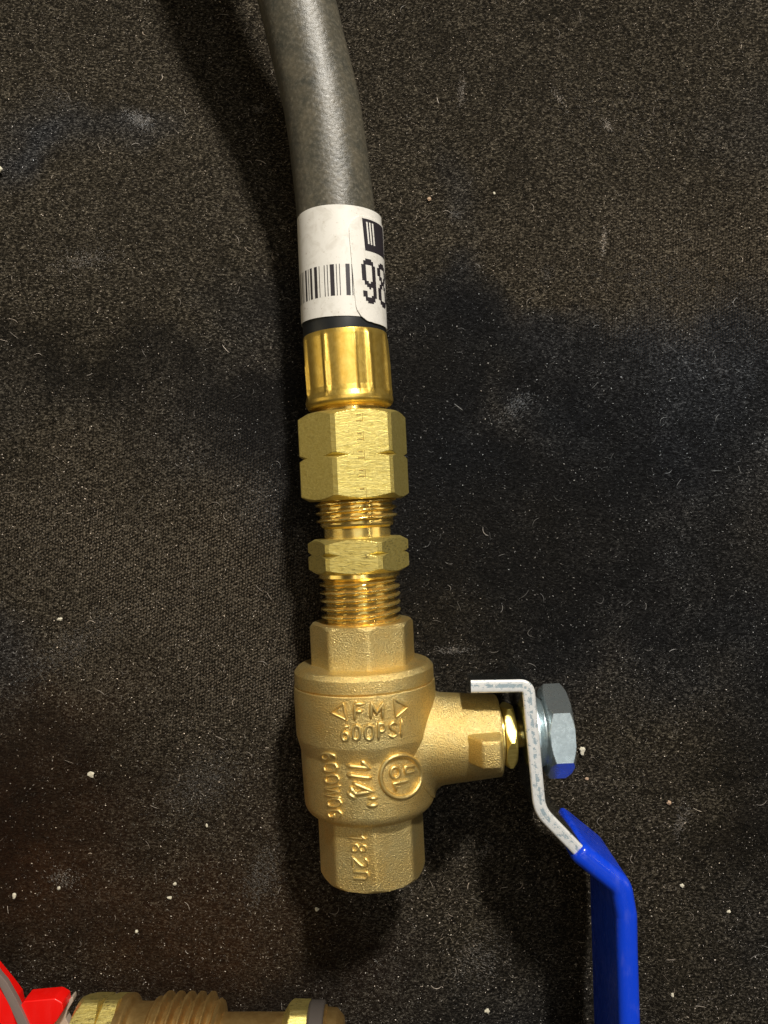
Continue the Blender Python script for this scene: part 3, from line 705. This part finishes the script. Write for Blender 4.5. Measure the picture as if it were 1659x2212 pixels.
lathe('tail_piece', BF, rounded([(bx(704), 7.9), (bx(708), 8.3), (bx(730), 8.2), (bx(745), 6.8), (bx(748), 5), (bx(748), .1)], [0, .3, .8, .8, .4, 0]), M['old'], B)
lathe('tail_step', BF, [(bx(703.9), 8.3), (bx(704.5), 8.7), (bx(708), 8.7), (bx(708.5), 8.3)], M['old'], B)
lathe('handle_spigot', BF, [(bx(120), .1), (bx(120), 4.2), (bx(196.2), 5.2), (bx(196.2), 8)], M['old'], B)
KR = 147 / 1663
def slab(name, outline, z0, z1, bev, mat, parent, k=None):
    k = k or (162 - z0) / 1663
    P = [((x - 829.5) * k, (1106 - y) * k) for x, y in outline]
    bm = bmesh.new(); f = bm.faces.new([bm.verts.new((x, y, z1)) for x, y in P])
    r = bmesh.ops.extrude_face_region(bm, geom=[f]); bmesh.ops.translate(bm, vec=(0, 0, z0 - z1), verts=[v for v in r['geom'] if isinstance(v, bmesh.types.BMVert)])
    bmesh.ops.recalc_face_normals(bm, faces=bm.faces)
    ed = [e for e in bm.edges if abs(e.verts[0].co.z - e.verts[1].co.z) < 1e-4]
    bmesh.ops.bevel(bm, geom=ed, offset=bev, segments=5, affect='EDGES', profile=.5, clamp_overlap=True)
    bm.verts.index_update(); vs = [v.co.copy() for v in bm.verts]; fs = [tuple(v.index for v in f.verts) for f in bm.faces]; bm.free()
    return mk(name, vs, fs, mat, parent, 40)
lev = slab('red_handle', rounded([(-160, 1895), (-60, 1990), (0, 2074), (32, 2113), (50, 2137), (53, 2152), (70, 2212), (110, 2330), (60, 2400), (-160, 2400), (-160, 1896)], 8, 3), 8, 13, 1.8, M['red'], B)
slab('metal_strip', [(-70, 1995), (0, 2104), (14, 2120), (37, 2160), (62, 2214), (95, 2300), (80, 2305), (45, 2226), (22, 2172), (0, 2129), (-84, 2005)], 12, 13.12, .06, M['grey'], lev, 149 / 1663)
tab = slab('red_tab', rounded([(54, 2158), (72, 2136), (137, 2130), (153, 2139), (155, 2156), (141, 2178), (118, 2203), (98, 2260), (66, 2262), (54, 2159)], [0, 3, 10, 6, 8, 6, 6, 4, 4, 0], 4), 8.5, 12.5, 1.6, M['red'], lev)
slab('tab_edge', rounded([(140, 2170), (157, 2152), (158, 2164), (146, 2184), (142, 2200), (150, 2216), (135, 2240), (104, 2262), (106, 2225), (122, 2196), (139, 2171)], 3, 3), 7.5, 9.5, .4, flat('pale_grey_casting', (.5, .42, .34), .5, .2), lev, (162 - 9.5) / 1663)

# ------------------------------------------------------------------ crumbs one can point at
def crumb(name, x, y, size, mat, label, grp=None):
    z = float(cloth_h((x - 829.5) * 162 / 1663, (1106 - y) * 162 / 1663)); k = (162 - z) / 1663
    cx, cy = (x - 829.5) * k, (1106 - y) * k
    bm = bmesh.new(); bmesh.ops.create_icosphere(bm, subdivisions=2, radius=size * .42)
    sd = [random.uniform(0, 9) for _ in range(3)]
    for v in bm.verts:
        c = v.co; v.co = c * (1 + .28 * sin(c.x * 3 / size * 2 + sd[0]) + .22 * sin(c.y * 5 / size + sd[1]) + .15 * sin(c.z * 8 / size + sd[2])); v.co.z *= .6
    for v in bm.verts: v.co *= random.uniform(.78, 1.22)
    z0 = min(v.co.z for v in bm.verts)
    vs = [Vector((v.co.x + cx, v.co.y + cy, v.co.z - z0 + z - .05)) for v in bm.verts]; fs = [tuple(v.index for v in f.verts) for f in bm.faces]; bm.free()
    return tag(mk(name, vs, fs, mat, None, 20), label, 'crumb', grp)
CR = [(2, 370, 2.1, 'pale', 'large pale crumb on the cloth at the left edge of the frame, upper half'),
      (197, 1672, 1.45, 'pale', 'cream coloured chip alone on the dark cloth left of the valve body'),
      (130, 1337, .9, 'pale', 'small white crumb left of the lower thread, near the left edge'),
      (32, 1935, 1.1, 'pale', 'white crumb on the cloth above the red handle'),
      (378, 1908, .75, 'pale', 'upper of two small pale crumbs close together left of the valve outlet'),
      (367, 1938, .9, 'pale', 'lower of two small pale crumbs close together left of the valve outlet'),
      (447, 1782, .8, 'pale', 'round white crumb left of the valve body bottom'),
      (686, 1963, .95, 'pale', 'white crumb in the shadow just below the valve outlet'),
      (297, 2011, .8, 'pale', 'pale crumb above the threads of the old brass fitting'),
      (129, 1917, .8, 'pale', 'pinkish pale crumb in a dusty patch above the red handle'),
      (1257, 1621, 1.6, 'pale', 'fluffy white crumb touching the right side of the handle nut'),
      (1267, 1682, .8, 'tan', 'tan crumb right below the handle nut'),
      (1451, 2148, 1.0, 'pale', 'pale crumb right of the blue grip near the bottom edge'),
      (1472, 1911, .9, 'pale', 'white crumb on the cloth right of the bend in the blue grip'),
      (1445, 1733, .95, 'tan', 'pale tan crumb on the cloth above and right of the blue grip'),
      (1574, 1968, .8, 'pale', 'white crumb near the right edge, level with the blue grip'),
      (1051, 2182, 1.1, 'pale', 'whitish crumb left of the grip shadow at the bottom edge'),
      (927, 432, .85, 'tan', 'tan grain just right of the hose above the label'),
      (1068, 419, .6, 'pale', 'tiny yellowish grain on the cloth right of the hose')]
for x, y, s, m, l in CR: crumb('crumb', x, y, s, M[m], l)

# ------------------------------------------------------------------ lint, fibres and nap: uncountable stuff
def fibres(name, P, L, wid, ang, lift, col, bend=None, seg=1, k=1.):
    """P (n,2) mm, length, width, direction, tilt; each a thin three-sided sliver"""
    n = len(P); z = cloth_h(P[:, 0], P[:, 1]); dd, ww, _, rr = nap(P[:, 0], P[:, 1]); dd = dd * (1 - .55 * rr)
    col = col * ((.25 + 1.9 * dd) * k + (1 - k))[:, None] * (np.array([[.85, .95, 1.1]]) * (1 - ww)[:, None] + np.array([[1.1, .97, .84]]) * ww[:, None])  # tint also follows the painted sheen and shade of the nap zones
    d = np.stack([np.cos(ang) * np.cos(lift), np.sin(ang) * np.cos(lift), np.sin(lift)], -1)
    side = np.stack([-np.sin(ang), np.cos(ang), np.zeros(n)], -1)
    base = np.stack([P[:, 0], P[:, 1], z + .04], -1)
    if bend is None: bend = np.zeros(n)
    rows = []
    for k in range(seg + 1):
        t = k / seg; c = base + d * (L * t)[:, None] + side * (bend * L * 4 * t * (1 - t))[:, None]
        w = (wid * (.35 if k in (0, seg) else 1))[:, None]
        rows += [c + side * w / 2, c - side * w / 2, c + np.array([0, 0, 1.]) * w]
    vs = np.stack(rows, 1).reshape(-1, 3) * MM; m = 3 * (seg + 1)
    tris = []
    for k in range(seg):
        for j in range(3):
            a, b = 3 * k + j, 3 * k + (j + 1) % 3; tris += [(a, b, b + 3), (a, b + 3, a + 3)]
    tris += [(0, 2, 1), (m - 3, m - 2, m - 1)]
    F = (np.array(tris)[None] + (np.arange(n) * m)[:, None, None]).reshape(-1)
    me = bpy.data.meshes.new(name); me.vertices.add(len(vs)); me.vertices.foreach_set('co', vs.reshape(-1).astype('f4'))
    me.loops.add(len(F)); me.loops.foreach_set('vertex_index', F.astype('i4'))
    me.polygons.add(len(F) // 3); me.polygons.foreach_set('loop_start', (np.arange(len(F) // 3) * 3).astype('i4')); me.update(calc_edges=True)
    at = me.color_attributes.new('tint', 'FLOAT_COLOR', 'POINT')
    cc = np.concatenate([np.repeat(col, m, 0), np.ones((n * m, 1))], 1); at.data.foreach_set('color', cc.reshape(-1).astype('f4'))
    me.materials.append(M['lint']); o = bpy.data.objects.new(name, me); C.objects.link(o); o['kind'] = 'stuff'; return o
def tint(n, lo, hi, warm):
    b = lo + (hi - lo) * rng.random(n) ** 3; w = rng.random(n)[:, None] * warm
    base = b[:, None] * np.array([[1., .93, .84]]); cool = b[:, None] * np.array([[.82, .92, 1.]])
    return base * (1 - w) + cool * w
# fine pile
n = 120000
P = np.stack([rng.uniform(-120, 120, n), rng.uniform(-150, 150, n)], -1)
an = np.where(P[:, 1] < 10 - .35 * P[:, 0] * (P[:, 0] < 0) - 30, rng.normal(1.1, .4, n), rng.normal(.05, .55, n))
o = fibres('velour_pile', P, rng.uniform(.2, .8, n), rng.uniform(.05, .11, n), an, rng.uniform(.05, .8, n), tint(n, .02, .62, .5))
o['label'] = 'short pile of the black velour cloth catching the light'
# bright specks
n = 17000
P = np.stack([rng.uniform(-110, 110, n), rng.uniform(-140, 140, n)], -1)
o = fibres('lint_specks', P, rng.uniform(.10, .42, n), rng.uniform(.08, .23, n), rng.uniform(0, 2 * pi, n), rng.uniform(0, .5, n), tint(n, .14, 1.0, .6), seg=2, k=.4)
o['label'] = 'tiny bright specks of dust and lint scattered on the cloth'
# curled fibres
n = 420
P = np.stack([rng.uniform(-100, 100, n), rng.uniform(-130, 130, n)], -1)
o = fibres('lint_fibres', P, rng.uniform(.6, 2.6, n), rng.uniform(.06, .13, n), rng.uniform(0, 2 * pi, n), rng.uniform(0, .12, n), tint(n, .2, .8, .5), rng.normal(0, .22, n), 7, .4)
o['label'] = 'curled pale lint fibres lying on the cloth'
# dusty smears: places where lint has gathered
DU = [(265, 205, 30, 16, .5, 420, .30), (80, 150, 60, 25, .6, 260, .12), (1000, 175, 7, 30, 0, 160, .3), (1320, 252, 16, 6, .9, 90, .45), (1215, 205, 6, 22, -.6, 60, .4), (1305, 520, 5, 28, .1, 110, .5), (975, 1407, 34, 7, 0, 120, .3),
      (535, 170, 14, 8, 0, 60, .3), (1115, 880, 40, 16, -.6, 260, .30), (180, 560, 60, 22, -.25, 420, .24), (120, 1912, 26, 20, .3, 110, .3), (560, 1900, 30, 60, .4, 500, .14), (430, 1700, 90, 50, -.6, 1300, .12), (150, 1400, 130, 30, -.6, 900, .13),
      (1040, 2090, 60, 60, .3, 500, .2), (985, 455, 14, 9, 0, 70, .2), (1180, 590, 12, 22, .3, 100, .15), (1450, 600, 170, 40, 0, 900, .12), (1350, 250, 200, 90, .2, 1100, .13), (1050, 1850, 10, 26, .4, 60, .3), (1480, 1780, 14, 40, .2, 140, .22)]
PP, CC, AN = [], [], []
for x, y, a, b, rot, cnt, br in DU:
    cnt = int(cnt * 1.3); br = min(.8, br * 1.5)
    g = rng.normal(0, 1, (cnt, 2)) * np.array([a, b]) * .6; c, s = cos(rot), sin(rot)
    gx, gy = g[:, 0] * c - g[:, 1] * s + x, g[:, 0] * s + g[:, 1] * c + y
    PP.append(np.stack([(gx - 829.5) * .0974, (1106 - gy) * .0974], -1)); CC.append(tint(cnt, br * .3, br, .8)); AN.append(rng.normal(-rot, .7, cnt))
PP = np.concatenate(PP); CC = np.concatenate(CC); AN = np.concatenate(AN); n = len(PP)
o = fibres('dust_smears', PP, rng.uniform(.2, .7, n), rng.uniform(.05, .13, n), AN, rng.uniform(0, .4, n), CC, seg=2, k=.35)
o['label'] = 'dusty smears where pale lint has gathered on the cloth'
